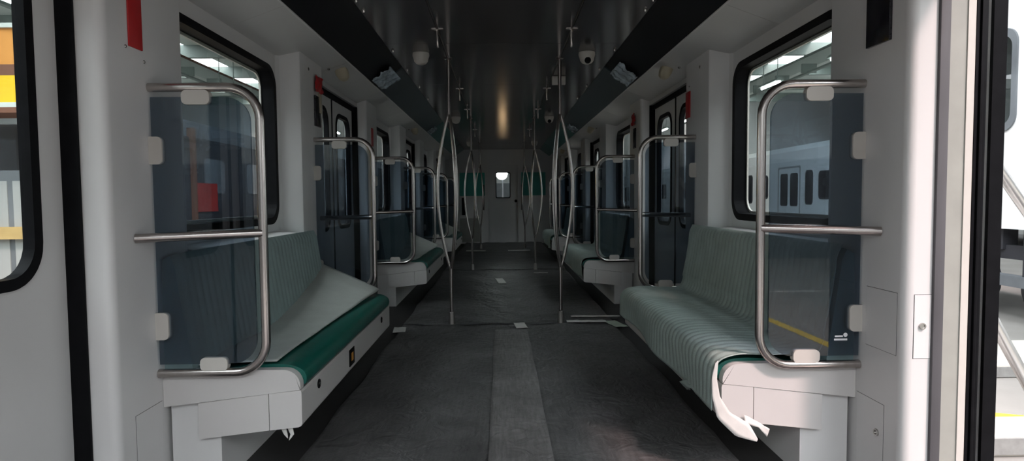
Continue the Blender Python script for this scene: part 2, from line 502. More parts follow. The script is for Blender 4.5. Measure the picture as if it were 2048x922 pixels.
lathe('door_knob', [(.0, 0), (.035, 0), (.035, .012), (.02, .02), (.02, .04), (.03, .05), (.0, .055)], (.33, Y_END + .08, 1.03), 'rubber', lf, axis='y', flip=-1)

# ------------------------------------------------------------------ windscreens
def arc(cx, cz, r, a0, a1, k=8):
    return [(cx + r * math.cos(math.radians(a0 + (a1 - a0) * i / k)), cz + r * math.sin(math.radians(a0 + (a1 - a0) * i / k))) for i in range(k + 1)]

SCREEN_Y = []
for i in range(3):
    SCREEN_Y += [(VEST[i] + .975, -1), (VEST[i + 1] - .97, 1)]
ORD6 = ['nearest', 'second', 'third', 'fourth', 'fifth', 'farthest']
def windscreen(s, y, d, idx):
    t = empty('windscreen', (s * 1.1, y, .453), group='glass windscreens beside the benches', cat='glass partition',
              label='smoked glass screen in steel tube frame, %s on the %s side' % (ORD6[idx], SIDE[s]))
    L = t.location
    zb, zt, ui, R = .453, 1.503, (.915 if s < 0 else .93), .115
    path = [(U_WALL - .001, zt), (1.20, zt)] + arc(ui + R, zt - R, R, 90, 180) + [(ui, 1.2), (ui, .97), (ui, .7)] + arc(ui + R, zb + R, R, 180, 270) + [(1.20, zb), (U_WALL - .001, zb)]
    def W(u, yy, z): return (s * u - L.x, yy - L.y, z - L.z)
    tube('frame', [W(u, y, z) for u, z in path], .0165, 'steel', t, seg=14)
    r2 = .09
    a0, a1, b0, b1 = ui + .033, 1.306, .487, 1.468
    poly = [(a1, b0), (a1, b1)] + arc(a0 + r2, b1 - r2, r2, 90, 180) + arc(a0 + r2, b0 + r2, r2, 180, 270)
    g = prism('glass_pane', [(s * u - L.x, z - L.z) for u, z in poly], -.005, .005, 'y', 'smoked_glass', t, smooth=True, angle=30)
    if idx == 0 and s == 1:
        for k, (ua, ub, z0, z1) in enumerate(((1.215, 1.245, .558, .564), (1.212, 1.262, .545, .552))):
            box('etched_mark', s * ua - L.x, s * ub - L.x, -.0062, -.0052, z0 - L.z, z1 - L.z, 'print_white', g)
        lathe('etched_mark', [(0, 0), (.008, 0), (.008, .001), (0, .001)], (s * 1.255 - L.x, -.0062, .566 - L.z), 'print_white', g, seg=12, axis='y')
    # clamps: rounded tabs
    def tab(u0, u1, z0, z1):
        slab_rr('clamp', (min(s * u0, s * u1) - L.x, max(s * u0, s * u1) - L.x, z0 - L.z, z1 - L.z, .018), -.014, .014, 'y', 'clamp', t)
    tab(1.09, 1.19, 1.44, 1.492); tab(1.055, 1.155, .462, .512)
    tab(1.266, U_WALL + .02, 1.225, 1.325); tab(1.266, U_WALL + .02, .58, .68)
    # crossbar on the vestibule side
    a = Vector(W(ui + .0, y + d * .004, .972)); b = Vector(W(U_WALL + .0, y + d * .115, .962))
    tube('crossbar', [a, a.lerp(b, .5), b], .0165, 'steel', t, seg=14)
    return t
for s in (-1, 1):
    for k, (y, d) in enumerate(SCREEN_Y):
        windscreen(s, y, d, k)

# ------------------------------------------------------------------ benches
CUSH = smooth_poly([(1.19, .34), (.80, .375), (.785, .41), (.80, .445), (.86, .468), (1.0, .462), (1.22, .440), (1.22, .36)], 2)
BACK = [(1.19, .42), (1.215, .60), (1.245, .80), (1.25, .86), (1.265, .893), (1.285, .90), (1.30, .893), (1.302, .42)]
CAP = [(1.312, .318), (.80, .377)] + arc(.862, .392, .062, 195, 90, 8) + [(1.312, .456)]
BENCH_NAME = ['nearest', 'middle', 'farthest']
def bench(s, i):
    y0, y1 = VEST[i] + .995, VEST[i + 1] - 1.10
    lab = {(-1, 0): 'white bench with green vinyl seat edge and sagging sheet, nearest on left',
           (1, 0): 'white bench hidden under ribbed protective cover, nearest on right'}.get((s, i), '%s bench on the %s wall with white end cap and protective cover' % (BENCH_NAME[i], SIDE[s]))
    t = empty('bench', (s * 1.1, (y0 + y1) / 2, 0), lab, 'bench', 'passenger benches along the walls')
    L = t.location
    X = lambda u: s * u - L.x
    def pr(name, poly, a, b, mat, par=t, **k):
        return prism(name, [(X(u), z) for u, z in poly], a - L.y, b - L.y, 'y', mat, par, **k)
    pr('base', [(1.115, .001), (1.30, .001), (1.30, .33), (1.115, .33)], y0 + .03, y1 - .05, 'white')
    pr('seat_box', [(.922, .222), (1.185, .192), (1.185, .330), (.922, .362)], y0 + .002, y1 - .002, 'white_cap')
    ff = pr('front_fascia', [(.812, .233), (.919, .2225), (.919, .3625), (.80, .375), (.797, .365), (.797, .248), (.801, .238)], y0 + .001, y1 - .001, 'white_cap')
    for a in (y0, y1 - .04):
        pr('end_cap', CAP, a, a + .04, 'white_cap', smooth=True, angle=30)
    cm = 'green_vinyl'
    pr('seat_cushion', CUSH, y0 + .041, y1 - .041, cm, smooth=True, angle=50)
    # ribbed backrest
    prof = smooth_poly(BACK, 1) + [BACK[0]]
    ny = 220
    a, b = y0 + .02, y1 - .02
    def fn(t_, v_):
        u, z = lerp_poly(prof, v_)
        y = a + (b - a) * t_
        e = min(1, min(t_, 1 - t_) * 30)
        rib = .0045 * (abs(math.sin(math.pi * y / .052)) - .5) * e
        return (X(u - rib + (1 - e) * .012), y - L.y, z + (e - 1) * .008)
    o = grid('backrest', ny, 26, fn, 'ribbed_cover', t)
    me = o.data
    bm = bmesh.new(); bm.from_mesh(me)
    bmesh.ops.remove_doubles(bm, verts=bm.verts, dist=1e-5)
    bmesh.ops.holes_fill(bm, edges=[e for e in bm.edges if e.is_boundary], sides=0)
    bmesh.ops.recalc_face_normals(bm, faces=bm.faces)
    bm.to_mesh(me); bm.free()
    for p in me.polygons: p.use_smooth = len(p.vertices) <= 4
    me.set_sharp_from_angle(angle=math.radians(60))
    # locks and label plate
    for k, yy in enumerate((y0 + .22, y1 - .28)):
        lk = lathe('lock', [(0, 0), (.019, 0), (.019, .004), (.013, .004), (.013, .001), (0, .001)], (X(.797), yy - L.y, .335), 'rubber', ff, seg=14, axis='x', flip=-s)
        lathe('lock_pin', [(0, 0), (.008, 0), (.008, .006), (0, .006)], (X(.797), yy - L.y, .335), 'lock', lk, seg=10, axis='x', flip=-s)
    if i == 0 and s == -1:
        yy = (y0 + y1) / 2 - .14
        sk = box('socket_plate', X(.797), X(.793), yy - .05 - L.y, yy + .05 - L.y, .262, .345, 'rubber', ff, bevel=.001)
        box('socket_insert', X(.7935), X(.7915), yy - .018 - L.y, yy + .018 - L.y, .285, .325, 'amber', sk)
    return t, y0, y1

def cover_sagging(s, y0, y1, lab):
    """foam sheet lying on the seat, lifting at the far back corner, green edge bare"""
    ya, yb = y0 + .05, y1 - .01
    def fn(t, v):
        y = ya + (yb - ya) * t
        uf = .905 - .05 * t ** 2 + .012 * noise.noise((y * 3, 0, s * 2.1))
        u = uf + (1.235 - uf) * v
        base = .474 - .018 * v
        lift = max(0, (t - .35) / .65) ** 1.5
        z = base + lift * (.01 + .20 * v) + .008 * (v * (1 - v) * 4) * math.sin(t * 9)
        z += .006 * noise.noise((y * 4, u * 5, s)) + .004
        if t < .06: z -= .0
        return (s * (u + .015 * lift * v), y, z)
    o = grid('protective_sheet', 70, 24, fn, 'foam_sheet', None, thick=.004)
    return tag(o, lab, 'sheet', 'protective sheets on benches')

def cover_draped(s, y0, y1, lab, drop=.285):
    prof = smooth_poly([(1.262, .905), (1.238, .86), (1.236, .80), (1.203, .60), (1.185, .50), (1.15, .478), (1.0, .484), (.86, .488), (.79, .470), (.768, .42), (.770, .36), (.776, .25)], 2)
    ya, yb = y0 + .004, y1 + .006
    ny, nv = 260, 60
    def fn(t, v):
        y = ya + (yb - ya) * t
        u, z = lerp_poly(prof, v)
        if v > .80:  # lower hem waves
            k = (v - .80) / .20
            hem = .03 * noise.noise((y * 2.0, 3.3 * s, 0)) + .035 * max(0, (t - .55) / .45)
            z += k * (hem + .01)
            u += k * .014 * math.sin(y * 7 + s)
        rib = .0038 * (abs(math.sin(math.pi * y / .052)) - .5)
        w = .010 * noise.noise((y * 2.2, v * 5, s * 1.7)) + .004 * noise.noise((y * 9, v * 11, s))
        if v < .35: return (s * (u - rib - abs(w) * .5 - .004), y, z)
        return (s * (u - rib * .8), y, z + rib * .8 + abs(w) * .8)
    o = grid('protective_cover', ny, nv, fn, 'foam_sheet_ribbed', None, thick=.003)
    return tag(o, lab, 'cover', 'protective sheets on benches')
pmat('foam_sheet_ribbed', (0.36, 0.43, 0.40), 0.45, vary=0.10, scale=8, bump=0.3, bscale=200)

for s in (-1, 1):
    for i in range(3):
        t, y0, y1 = bench(s, i)
        if s == -1:
            cover_sagging(s, y0, y1, 'pale foam sheet %s on the %s left bench' % (['rising at its far end', 'lying', 'spread'][i], BENCH_NAME[i]))
        else:
            cover_draped(s, y0, y1, 'ribbed grey-green cover draped over the %s right bench' % BENCH_NAME[i])

def ribbon(name, pts, wdt, mat, lab, cat, group=None, thick=.002):
    pts = [Vector(p) for p in pts]
    wv = [Vector(w) for w in wdt]
    n = len(pts)
    def fn(a, b):
        k = a * (n - 1); i = min(int(k), n - 2); f = k - i
        p = pts[i].lerp(pts[i + 1], f); w = wv[i].lerp(wv[i + 1], f)
        return tuple(p + w * (b - .5) + Vector((0, 0, .0015 * noise.noise((a * 7, b * 5, 1.3)))))
    o = grid(name, n * 5, 5, fn, mat, None, thick=thick)
    return tag(o, lab, cat, group)
yb0 = VEST[0] + .995
ribbon('cover_strip', [(.775, yb0 - .006, .465), (.765, yb0 - .008, .40), (.772, yb0 - .010, .33), (.80, yb0 - .014, .26), (.865, yb0 - .03, .21), (.915, yb0 - .05, .175)],
       [(.012, 0, .01), (.02, 0, .0), (.03, 0, .0), (.05, 0, .02), (.05, 0, .05), (.004, 0, .01)], 'tape', 'torn white hem strip hanging off the near right bench corner', 'strip')
ribbon('cover_strip', [(.88, yb0 - .012, .245), (.93, yb0 - .02, .225), (.965, yb0 - .03, .195)], [(.0, .01, .03), (.0, .01, .02), (.01, 0, .03)], 'tape',
       'small torn white strip under the near right bench end', 'strip')
ribbon('cover_scrap', [(.79, 2.62, .30), (.78, 2.72, .25), (.80, 2.82, .215), (.84, 2.86, .20)], [(0, .10, .0), (0, .14, -.01), (0, .12, .0), (0, .05, .02)], 'foam_sheet_ribbed',
       'crumpled loose hem sagging below the right bench cover', 'sheet')
for k, x in enumerate((-.875, -.85)):
    ribbon('tape_end', [(x, yb0 + .02, .225), (x + .008, yb0 + .02, .20), (x + .016 - .02 * k, yb0 + .018, .185 - .008 * k)], [(.02, 0, 0), (.014, 0, 0), (.002, 0, 0)], 'tape',
           ['curled white tape end under near left bench, outer one', 'pointed white tape end under near left bench, inner one'][k], 'tape')

# ------------------------------------------------------------------ triple poles
def pole(s, y, lab):
    t = empty('grab_pole', (s * .47, y, 0), lab, 'pole', 'branching grab poles in the doorways')
    lathe('floor_socket', [(0, 0.0), (.036, 0.0), (.036, .006), (.028, .02), (.024, .11), (.018, .118), (0, .118)], (0, 0, .002), 'steel_dark', t, seg=16)
    tube('lower_stem', [(0, 0, .10), (0, 0, .54)], .0155, 'steel', t)
    tube('upper_stem', [(0, 0, 1.74), (0, 0, 2.27)], .0155, 'steel', t)
    lathe('ceiling_flange', [(0, 0), (.034, 0), (.034, .006), (.018, .014), (0, .014)], (0, 0, Z_CEIL - .001), 'steel', t, seg=16, flip=-1)
    for k in range(3):
        a = math.radians(180 + 120 * k) if s < 0 else math.radians(120 * k)
        pts = []
        for j in range(25):
            f = j / 24
            r = .098 * math.sin(math.pi * f) ** 0.85 + .006
            pts.append((r * math.cos(a), r * math.sin(a), .50 + (1.80 - .50) * f))
        tube('branch', pts, .0125, 'steel', t, seg=10)
    return t
for s in (-1, 1):
    for i in (1, 2, 3):
        pole(s, VEST[i] + .04, 'stainless three-branch grab pole, %s on the %s of the aisle' % (['', 'nearest', 'middle', 'farthest'][i], SIDE[s]))

# ------------------------------------------------------------------ floor film
def film(name, x0, x1, y0, y1, z, mat, lab, cat='floor sheet', nx=40, ny=70, amp=.005, edge=.025):
    def fn(a, b):
        x = x0 + (x1 - x0) * a; y = y0 + (y1 - y0) * b
        if a in (0, 1): x += edge * noise.noise((y * 1.5, a * 9, 1))
        if b in (0, 1): y += edge * 2 * noise.noise((x * 2.5, b * 9, 4))
        h = 1.6 * (1 - abs(noise.noise((x * 1.3 + y * .8, y * 1.1 - x * .5, 11)))) ** 8 + noise.noise((x * 3.1, y * 2.3, 2)) + .6 * abs(noise.noise((x * 6, y * 4.4, 7)))
        far = max(0, 1 - abs(b - 1) * 12)
        return (x, y, z + amp * .5 + amp * .8 * h + far * .030 * abs(noise.noise((x * 4, y * 9, 3))))
    o = grid(name, nx, ny, fn, mat, None, thick=.001)
    return tag(o, lab, cat, 'protective films on the aisle floor')
film('floor_sheet', -.885, .035, -.25, 5.36, .006, 'floor_film', 'grey film on the near left half of the aisle')
film('floor_sheet', .0, .925, -.25, 5.36, .006, 'floor_film', 'grey film on the near right half of the aisle')
film('floor_sheet', -.10, .17, -.25, 5.0, .016, 'floor_film_center', 'lighter grey overlapping strip down the near aisle centre', nx=10, amp=.003, edge=.008)
film('floor_sheet', -.885, .925, 5.25, 9.3, .014, 'floor_film', 'grey film across the aisle between first and second poles', nx=60, amp=.006)
film('floor_sheet', -.885, .925, 9.2, 14.9, .022, 'floor_film', 'grey film across the aisle beyond the second poles', nx=50, amp=.008)

def scrap(x0, x1, y0, y1, z, mat, lab, rot=0, cat='tape', name='paper_tape'):
    cx, cy = (x0 + x1) / 2, (y0 + y1) / 2
    def fn(a, b):
        x = (x0 - cx) + (x1 - x0) * a; y = (y0 - cy) + (y1 - y0) * b
        c, s_ = math.cos(rot), math.sin(rot)
        return (cx + x * c - y * s_, cy + x * s_ + y * c, z + .008 * abs(noise.noise((x * 14 + cx, y * 14 + cy, 3))))
    return tag(grid(name, 12, 6, fn, mat, None, thick=.002), lab, cat, 'tape scraps on the floor')
scrap(.07, .165, 5.02, 5.24, .027, 'tape', 'crumpled white tape scrap at the sheet joint in mid aisle', .1)
scrap(.52, .86, 5.24, 5.32, .027, 'tape', 'long white tape strip beside the nearest right pole', -.03)
scrap(.58, 1.02, 5.46, 5.51, .030, 'tape', 'thin grey-white strip behind the tape by the right pole', -.02)
scrap(.87, .98, 5.05, 5.32, .020, 'tape_green', 'pale greenish tape piece at the right edge of the film', .25)
scrap(-.93, -.83, 4.95, 5.15, .020, 'tape', 'white tape flap at the far end of the near left bench', .1)
scrap(.42, .62, 8.70, 8.76, .033, 'tape', 'white strip on the floor near the middle right pole')
scrap(-.10, .0, 7.7, 8.2, .030, 'tape', 'small pale scrap far down the aisle centre', .1)
scrap(-.75, -.35, 12.35, 12.6, .040, 'tape', 'bright white sheet scrap far left on the aisle floor')
scrap(.1, .55, 12.4, 12.6, .040, 'tape', 'bright white sheet scrap far right on the aisle floor')

# ------------------------------------------------------------------ pillar fittings
def plate(name, s, y0, y1, z0, z1, mat, t, lab, cat, uw=U_WALL, bevel=.0015):
    o = box(name, s * (uw - t), s * (uw - .0005), y0, y1, z0, z1, mat, None, bevel=bevel)
    return tag(o, lab, cat)
def screw(s, y, z, lab, uw=U_WALL, r=.006):
    o = lathe('screw', [(0, 0), (r, 0), (r, .002), (r * .6, .004), (0, .004)], (s * uw, y, z), 'lock', None, seg=10, axis='x', flip=-s)
    return tag(o, lab, 'screw', 'screws on wall panels')
plate('emergency_plate', -1, 2.175, 2.255, 1.625, 1.93, 'red', .006, 'red plate on the nearest left pillar', 'sign')
screw(-1, 2.16, 1.62, 'screw left of the red plate on the nearest left pillar')
screw(-1, 2.268, 1.59, 'screw right of the red plate on the nearest left pillar')
plate('door_display', 1, 2.135, 2.27, 1.625, 1.93, 'display', .012, 'black speckled display on the nearest right pillar', 'display')
plate('emergency_plate', 1, 4.40, 4.50, 1.655, 1.84, 'red', .006, 'red plate on the second right pillar', 'sign')
screw(1, 4.43, 1.875, 'dark screw above the red plate on the second right pillar')
plate('door_display', -1, 4.30, 4.42, 1.60, 1.81, 'display', .012, 'black display on the second left pillar under red film', 'display')
plate('door_display', 1, 6.16, 6.26, 1.58, 1.78, 'display', .012, 'black display on the third right pillar under red film', 'display')
plate('emergency_plate', -1, 6.18, 6.26, 1.62, 1.80, 'red', .006, 'red plate on the third left pillar beyond the door', 'sign')
def flag(s, y, z, lab):
    def fn(a, b):
        return (s * (U_WALL - .012 - .03 * abs(noise.noise((a * 3, b * 3, y)))), y - .07 + .14 * a + .02 * b, z - .05 + .11 * b + .02 * noise.noise((a * 4, b * 4, 5)))
    return tag(grid('film_flag', 10, 10, fn, 'red', None, thick=.002), lab, 'film')
flag(-1, 4.36, 1.885, 'crumpled red film stuck above the second left display')
flag(1, 6.21, 1.86, 'crumpled red film stuck above the third right display')
scr = plate('tape_piece', -1, 4.395, 4.44, 1.70, 1.85, 'beige', .016, 'beige tape strip hanging beside the second left display', 'tape')
screw(-1, 4.20, 1.965, 'bolt head at the top of the second left pillar', r=.012)
screw(1, 4.20, 1.965, 'bolt head at the top of the second right pillar', r=.012)

# access hatches: thin cover with a dark joint around it
def hatch(s, y0, y1, z0, z1, lab, lock=None):
    t = empty('access_hatch', (s * U_WALL, (y0 + y1) / 2, z0), lab, 'hatch', 'access hatches on the pillars')
    L = t.location
    box('joint', -s * .0006, s * .001, y0 - .0015 - L.y, y1 + .0015 - L.y, -.0015, z1 - z0 + .0015, 'gap', t)
    cv = box('hatch_cover', -s * .0014, s * .0005, y0 - L.y, y1 - L.y, 0, z1 - z0, 'white', t)
    if lock:
        lathe('lock', [(0, 0), (.013, 0), (.013, .006), (.008, .006), (.008, .002), (0, .002)], (-s * .0014, lock[0] - L.y, lock[1] - L.z), 'lock', cv, seg=14, axis='x', flip=-s)
    return t
hatch(1, 2.075, 2.25, .54, .755, 'square hatch on the nearest right pillar beside the glass screen')
hatch(1, 2.135, 2.30, .02, .345, 'low hatch with round lock on the nearest right pillar', (2.17, .235))
hatch(-1, 2.135, 2.30, .02, .345, 'low hatch on the nearest left pillar beside the bench')
t = empty('access_hatch', (1.36, VEST[0] + HALF, .54), 'narrow hatch with key lock on the bright nearest right jamb', 'hatch', 'access hatches on the pillars')
box('joint', -.0165, .0435, -.0008, .001, -.0015, .2165, 'gap', t)
cv = box('hatch_cover', -.015, .042, -.0018, .0005, 0, .215, 'white', t)
lathe('lock', [(0, 0), (.011, 0), (.011, .006), (.007, .006), (.007, .003), (0, .003)], (.012, -.0018, .11), 'lock', cv, seg=14, axis='y', flip=-1)

# beige oval domes on the soffit above each closed doorway
for s in (-1, 1):
    for i in (1, 2, 3):
        yc = VEST[i] - .5
        u, z = 1.235, 2.068
        t = empty('door_lamp', (s * u, yc, z), 'beige oval dome on the soffit, %s on the %s' % (['', 'nearest', 'middle', 'farthest'][i], SIDE[s]), 'lamp', 'beige domes on the soffit')
        ang = math.atan2(.092, .25) * s
        prof = rr_pts((-.045, .045, -.065, .065, .044), 6)
        v = []
        for k, (sc_, h) in enumerate(((1, 0), (1, -.03), (.8, -.065), (.45, -.08))):
            for a, b in prof:
                x = a * sc_; v.append((x * math.cos(ang) + h * math.sin(ang), b * sc_, -x * math.sin(ang) + h * math.cos(ang)))
        n = len(prof); f = [tuple(range(n)), tuple(range(4 * n - 1, 3 * n - 1, -1))]
        for k in range(3): f += [(k * n + j, k * n + (j + 1) % n, (k + 1) * n + (j + 1) % n, (k + 1) * n + j) for j in range(n)]
        mesh_obj('lens', v, f, 'beige', t, smooth=True)
        lathe('fixing_stud', [(0, 0), (.010, 0), (.010, .008), (.006, .012), (0, .012)], (s * .05, -.16, -.02), 'lock', t, seg=10, flip=-1)

# ------------------------------------------------------------------ ceiling fittings
for s in (-1, 1):
    for i in (1, 2, 3):
        t = empty('camera_dome', (s * .675, VEST[i] - .15, Z_CEIL), 'white dome camera on the ceiling, %s on the %s' % (['', 'nearest', 'middle', 'farthest'][i], SIDE[s]), 'camera', 'ceiling dome cameras')
        lathe('mount', [(0, 0), (.066, 0), (.068, .02), (.060, .045), (0, .045)], (0, 0, -.001), 'clamp', t, seg=24, flip=-1)
        lathe('dome', [(.060, .045), (.056, .065), (.04, .085), (.018, .094), (0, .095)], (0, 0, -.001), 'clamp', t, seg=24, flip=-1)
        if s > 0:
            lathe('lens', [(.0, 0), (.026, 0), (.026, .012), (.016, .02), (0, .02)], (0, -.045, -.075), 'rubber', t, seg=16, axis='y', flip=-1)
    for k, y in enumerate((4.4, 6.75, 8.3, 10.7)):
        t = empty('strap_bracket', (s * .47, y, Z_CEIL), 'small steel hanging bracket under the ceiling, %s on the %s' % (['nearest', 'second', 'third', 'farthest'][k], SIDE[s]), 'bracket', 'ceiling brackets')
        tube('hook', [(-.03, 0, -.002), (.0, 0, -.006), (.0, 0, -.11), (.0, .012, -.12)], .008, 'steel', t, seg=8)
        box('foot_plate', -.04, .04, -.02, .02, -.005, -.0005, 'steel', t)
    for k, y in enumerate((3.0, 3.75, 3.95, 5.0, 5.75, 6.6, 7.4)):
        o = lathe('ceiling_bolt', [(0, 0), (.011, 0), (.011, .006), (.006, .016), (0, .016)], (s * .885, y, Z_CEIL), 'lock', None, seg=10, flip=-1)
        tag(o, '%s shiny ceiling bolt along the edge of the %s cove' % (['first', 'second', 'third', 'fourth', 'fifth', 'sixth', 'seventh'][k], SIDE[s]), 'bolt', 'bolts along the ceiling cove')
t = box('ceiling_sign', .47, .60, 6.05, 6.09, 2.19, 2.272, 'clamp', None, bevel=.004)
tag(t, 'small pale box hanging from ceiling right of the pole', 'box')

def crumple(s, y0, y1, u0, u1, lab):
    def fn(a, b):
        y = y0 + (y1 - y0) * a
        k = b
        u = u0 + (u1 - u0) * k
        z = 2.10 + (1.15 - u) * .717
        d = .012 + .035 * abs(noise.noise((a * 3.3 + s, b * 3.1, y0))) + .02 * abs(noise.noise((a * 8, b * 7, y0 + s)))
        y += .07 * noise.noise((b * 3, a * 2, s * 4 + y0))
        return (s * (u - d * .58), y, z - d * .81)
    return tag(grid('plastic_film', 22, 22, fn, 'film_blue', None, thick=.001), lab, 'plastic film', 'crumpled film at the cove joints')
crumple(-1, 5.3, 5.78, 1.13, .97, 'crumpled bluish film at the nearest left cove joint')
crumple(1, 5.2, 5.65, 1.13, .97, 'crumpled bluish film at the nearest right cove joint')
crumple(-1, 9.3, 9.7, 1.13, 1.02, 'crumpled pale film at the second left cove joint')
crumple(1, 9.2, 9.7, 1.13, 1.0, 'crumpled pale film at the second right cove joint')

# ------------------------------------------------------------------ depot outside
ZG = -0.8
g = box('ground', -24.3, 24.3, -14.3, 45.3, ZG - .2, ZG, 'concrete'); tag(g, 'grey concrete floor of the depot hall', 'ground', kind='structure')
# hall roof with long open skylights shaped for the light in the car, purlins and walls
rf = empty('hall_roof', label='white corrugated roof of the depot hall with steel beams', cat='roof', kind='structure')
for x0, x1, y0, y1 in ((-24, -16.5, -14, 45), (-14, -9.5, -14, 45), (-9.5, -2.5, 4, 45), (-2.5, 4.1, 14, 45), (4.1, 5.8, -1.8, 45), (5.8, 7.6, 13, 45), (7.6, 10, 6, 45), (10, 14, -14, 45), (16.5, 24, -14, 45)):  # unseen strip beside the car added to keep sun off its windows
    box('roof_panel', x0, x1, y0, y1, 8.0, 8.15, 'roof_white', rf)
for k in range(14):
    y = -8 + k * 4.5
    for s in (-1, 1):
        box('roof_beam', s * 7, s * 24, y, y + .25, 7.45, 8.0, 'roof_steel', rf)
for s in (-1, 1):
    rl = empty('crane_rail', (s * 13, 0, 6.4), 'long steel crane rail on brackets along the %s of the hall' % SIDE[s], 'rail')
    box('girder', -.15, .15, -18, 55, 0, .5, 'roof_white', rl)
    box('rail_flange', -.25, .25, -18, 55, .5, .56, 'brown_steel' if s < 0 else 'roof_steel', rl)
    box('pipe_tray', -s * .5 - .08, -s * .5 + .08, -18, 55, -.35, -.28, 'roof_steel', rl)
    for k in range(18):
        box('bracket', -s * .15, -s * .75, -6 + k * 2.4, -5.9 + k * 2.4, -.32, .05, 'roof_steel', rl)
    hw = empty('hall_wall', label='distant %s wall of the depot hall with a band of windows' % SIDE[s], cat='wall', kind='structure')
    box('wall_panel', s * 24, s * 24.3, -14, 45, ZG, 3.2, 'hall_wall', hw)
    box('wall_panel', s * 24, s * 24.3, -14, 45, 4.6, 8, 'hall_wall', hw)
    for k in range(20):
        box('mullion', s * 23.95, s * 24.25, -14 + k * 3, -13.2 + k * 3, 3.2, 4.6, 'hall_wall', hw)
for yy, nm in ((-14.3, 'near end wall of the depot hall behind the viewer'), (45.0, 'far end wall of the depot hall')):
    hw = empty('hall_end_wall', label=nm, cat='wall', kind='structure')
    box('wall_panel', -24, 24, yy, yy + .3, ZG, 2.2, 'machine_grey', hw)
    box('wall_panel', -24, 24, yy, yy + .3, 2.2, 8, 'hall_wall', hw)
NTH = ['first', 'second', 'third', 'fourth', 'fifth', 'sixth', 'seventh']
for s in (-1, 1):
    for k in range(7):
        y = 8 + k * 5.0
        t = empty('hall_lamp', (s * 10.0, y, 5.2), '%s fluorescent tube lamp of the row outside the %s windows' % (NTH[k], SIDE[s]), 'lamp', 'hall tube lamps')
        tube('tube', [(0, -.75, 0), (0, .75, 0)], .05, 'tube_light', t, seg=8)
        prism('reflector', [(-.16, .03), (.16, .03), (.06, .14), (-.06, .14)], -.8, .8, 'y', 'roof_steel', t)
        for dy in (-.6, .6):
            box('hanger', -.012, .012, dy, dy + .024, .14, 2.80, 'roof_steel', t)
# tall white vehicle seen through the open door
v = empty('service_coach', (8.0, 8.0, ZG), 'tall white coach with black underframe outside the open door', 'coach')
def vb(n, x0, x1, y0, y1, z0, z1, m, p=v, **k): return box(n, x0, x1, y0, y1, z0 - ZG, z1 - ZG, m, p, **k)
ring('body', (-4.5, 4.5, .56 - ZG, 4.25 - ZG, .18), (1.25, 1.72, 2.10 - ZG, 3.56 - ZG, .2), -.3, 2.4, 'x', 'vehicle_white', v)
ring('window_frame', (1.2, 1.77, 2.05 - ZG, 3.61 - ZG, .24), (1.29, 1.68, 2.15 - ZG, 3.5 - ZG, .18), -.33, -.25, 'x', 'machine_grey', v)
slab_rr('window_pane', (1.25, 1.72, 2.10 - ZG, 3.56 - ZG, .2), -.26, -.25, 'x', 'dark_glass', v)
vb('roof_edge', -.4, 2.5, -4.55, 4.55, 4.2, 4.32, 'vehicle_grey')
vb('underframe', -.1, 2.2, -4.4, 4.4, .08, .30, 'loco_dark')
for k in range(12):
    vb('frame_block', -.15, .1, -4.2 + k * .72, -3.85 + k * .72, .22, .57, 'loco_dark', bevel=.02)
vb('step_beam', -.5, -.3, -4.4, 4.4, -.28, -.12, 'machine_grey')
for k in range(6):
    vb('strut', -.45, -.1, -4.2 + k * 1.65, -4.12 + k * 1.65, -.28, .2, 'loco_dark')
for yy in (-3.2, -1.7, .8, 2.3):
    lathe('wheel', [(0, 0), (.5, 0), (.5, .12), (.44, .14), (.1, .16), (0, .16)], (.05, yy, .5), 'loco_dark', v, seg=24, axis='x', flip=-1)
# white train standing farther along on the right
tr = empty('white_train', (8.4, 30, ZG), 'long white train with dark windows on the neighbouring right track', 'train')
def tb(n, x0, x1, y0, y1, z0, z1, m, p=tr, **k): return box(n, x0, x1, y0, y1, z0 - ZG, z1 - ZG, m, p, **k)
prism('body', [(0, .55), (0, 2.9), (.12, 3.2), (.5, 3.4), (2.2, 3.4), (2.6, 3.2), (2.7, .55)], -15.5, 20, 'y', 'vehicle_white', tr)
tb('underframe', .2, 2.4, -15, 20, -.55, -.25, 'loco_dark')
tb('sole_bar', -.01, .05, -15.5, 20, -.25, .02, 'machine_grey')
for k in range(8):
    y = -14.6 + k * 4.0
    for (a, b, z0, z1) in ((y, y + .9, 1.0, 1.75), (y + 1.2, y + 1.62, .85, 1.8)):
        w = slab_rr('window', (a, b, z0 - ZG, z1 - ZG, .12), -.012, .02, 'x', 'loco_dark', tr)
        slab_rr('window_pane', (a + .05, b - .05, z0 + .05 - ZG, z1 - .05 - ZG, .08), -.016, -.0125, 'x', 'display', w)
    dd = ring('door_frame', (y + 1.9, y + 3.3, -.1 - ZG, 1.95 - ZG, .05), (y + 1.95, y + 3.25, -.05 - ZG, 1.9 - ZG, .04), -.012, .02, 'x', 'vehicle_grey', tr)
    for q_ in (0, 1):
        slab_rr('door_window', (y + 2.05 + q_ * .62, y + 2.5 + q_ * .62, .8 - ZG, 1.75 - ZG, .08), -.014, .02, 'x', 'display', tr)
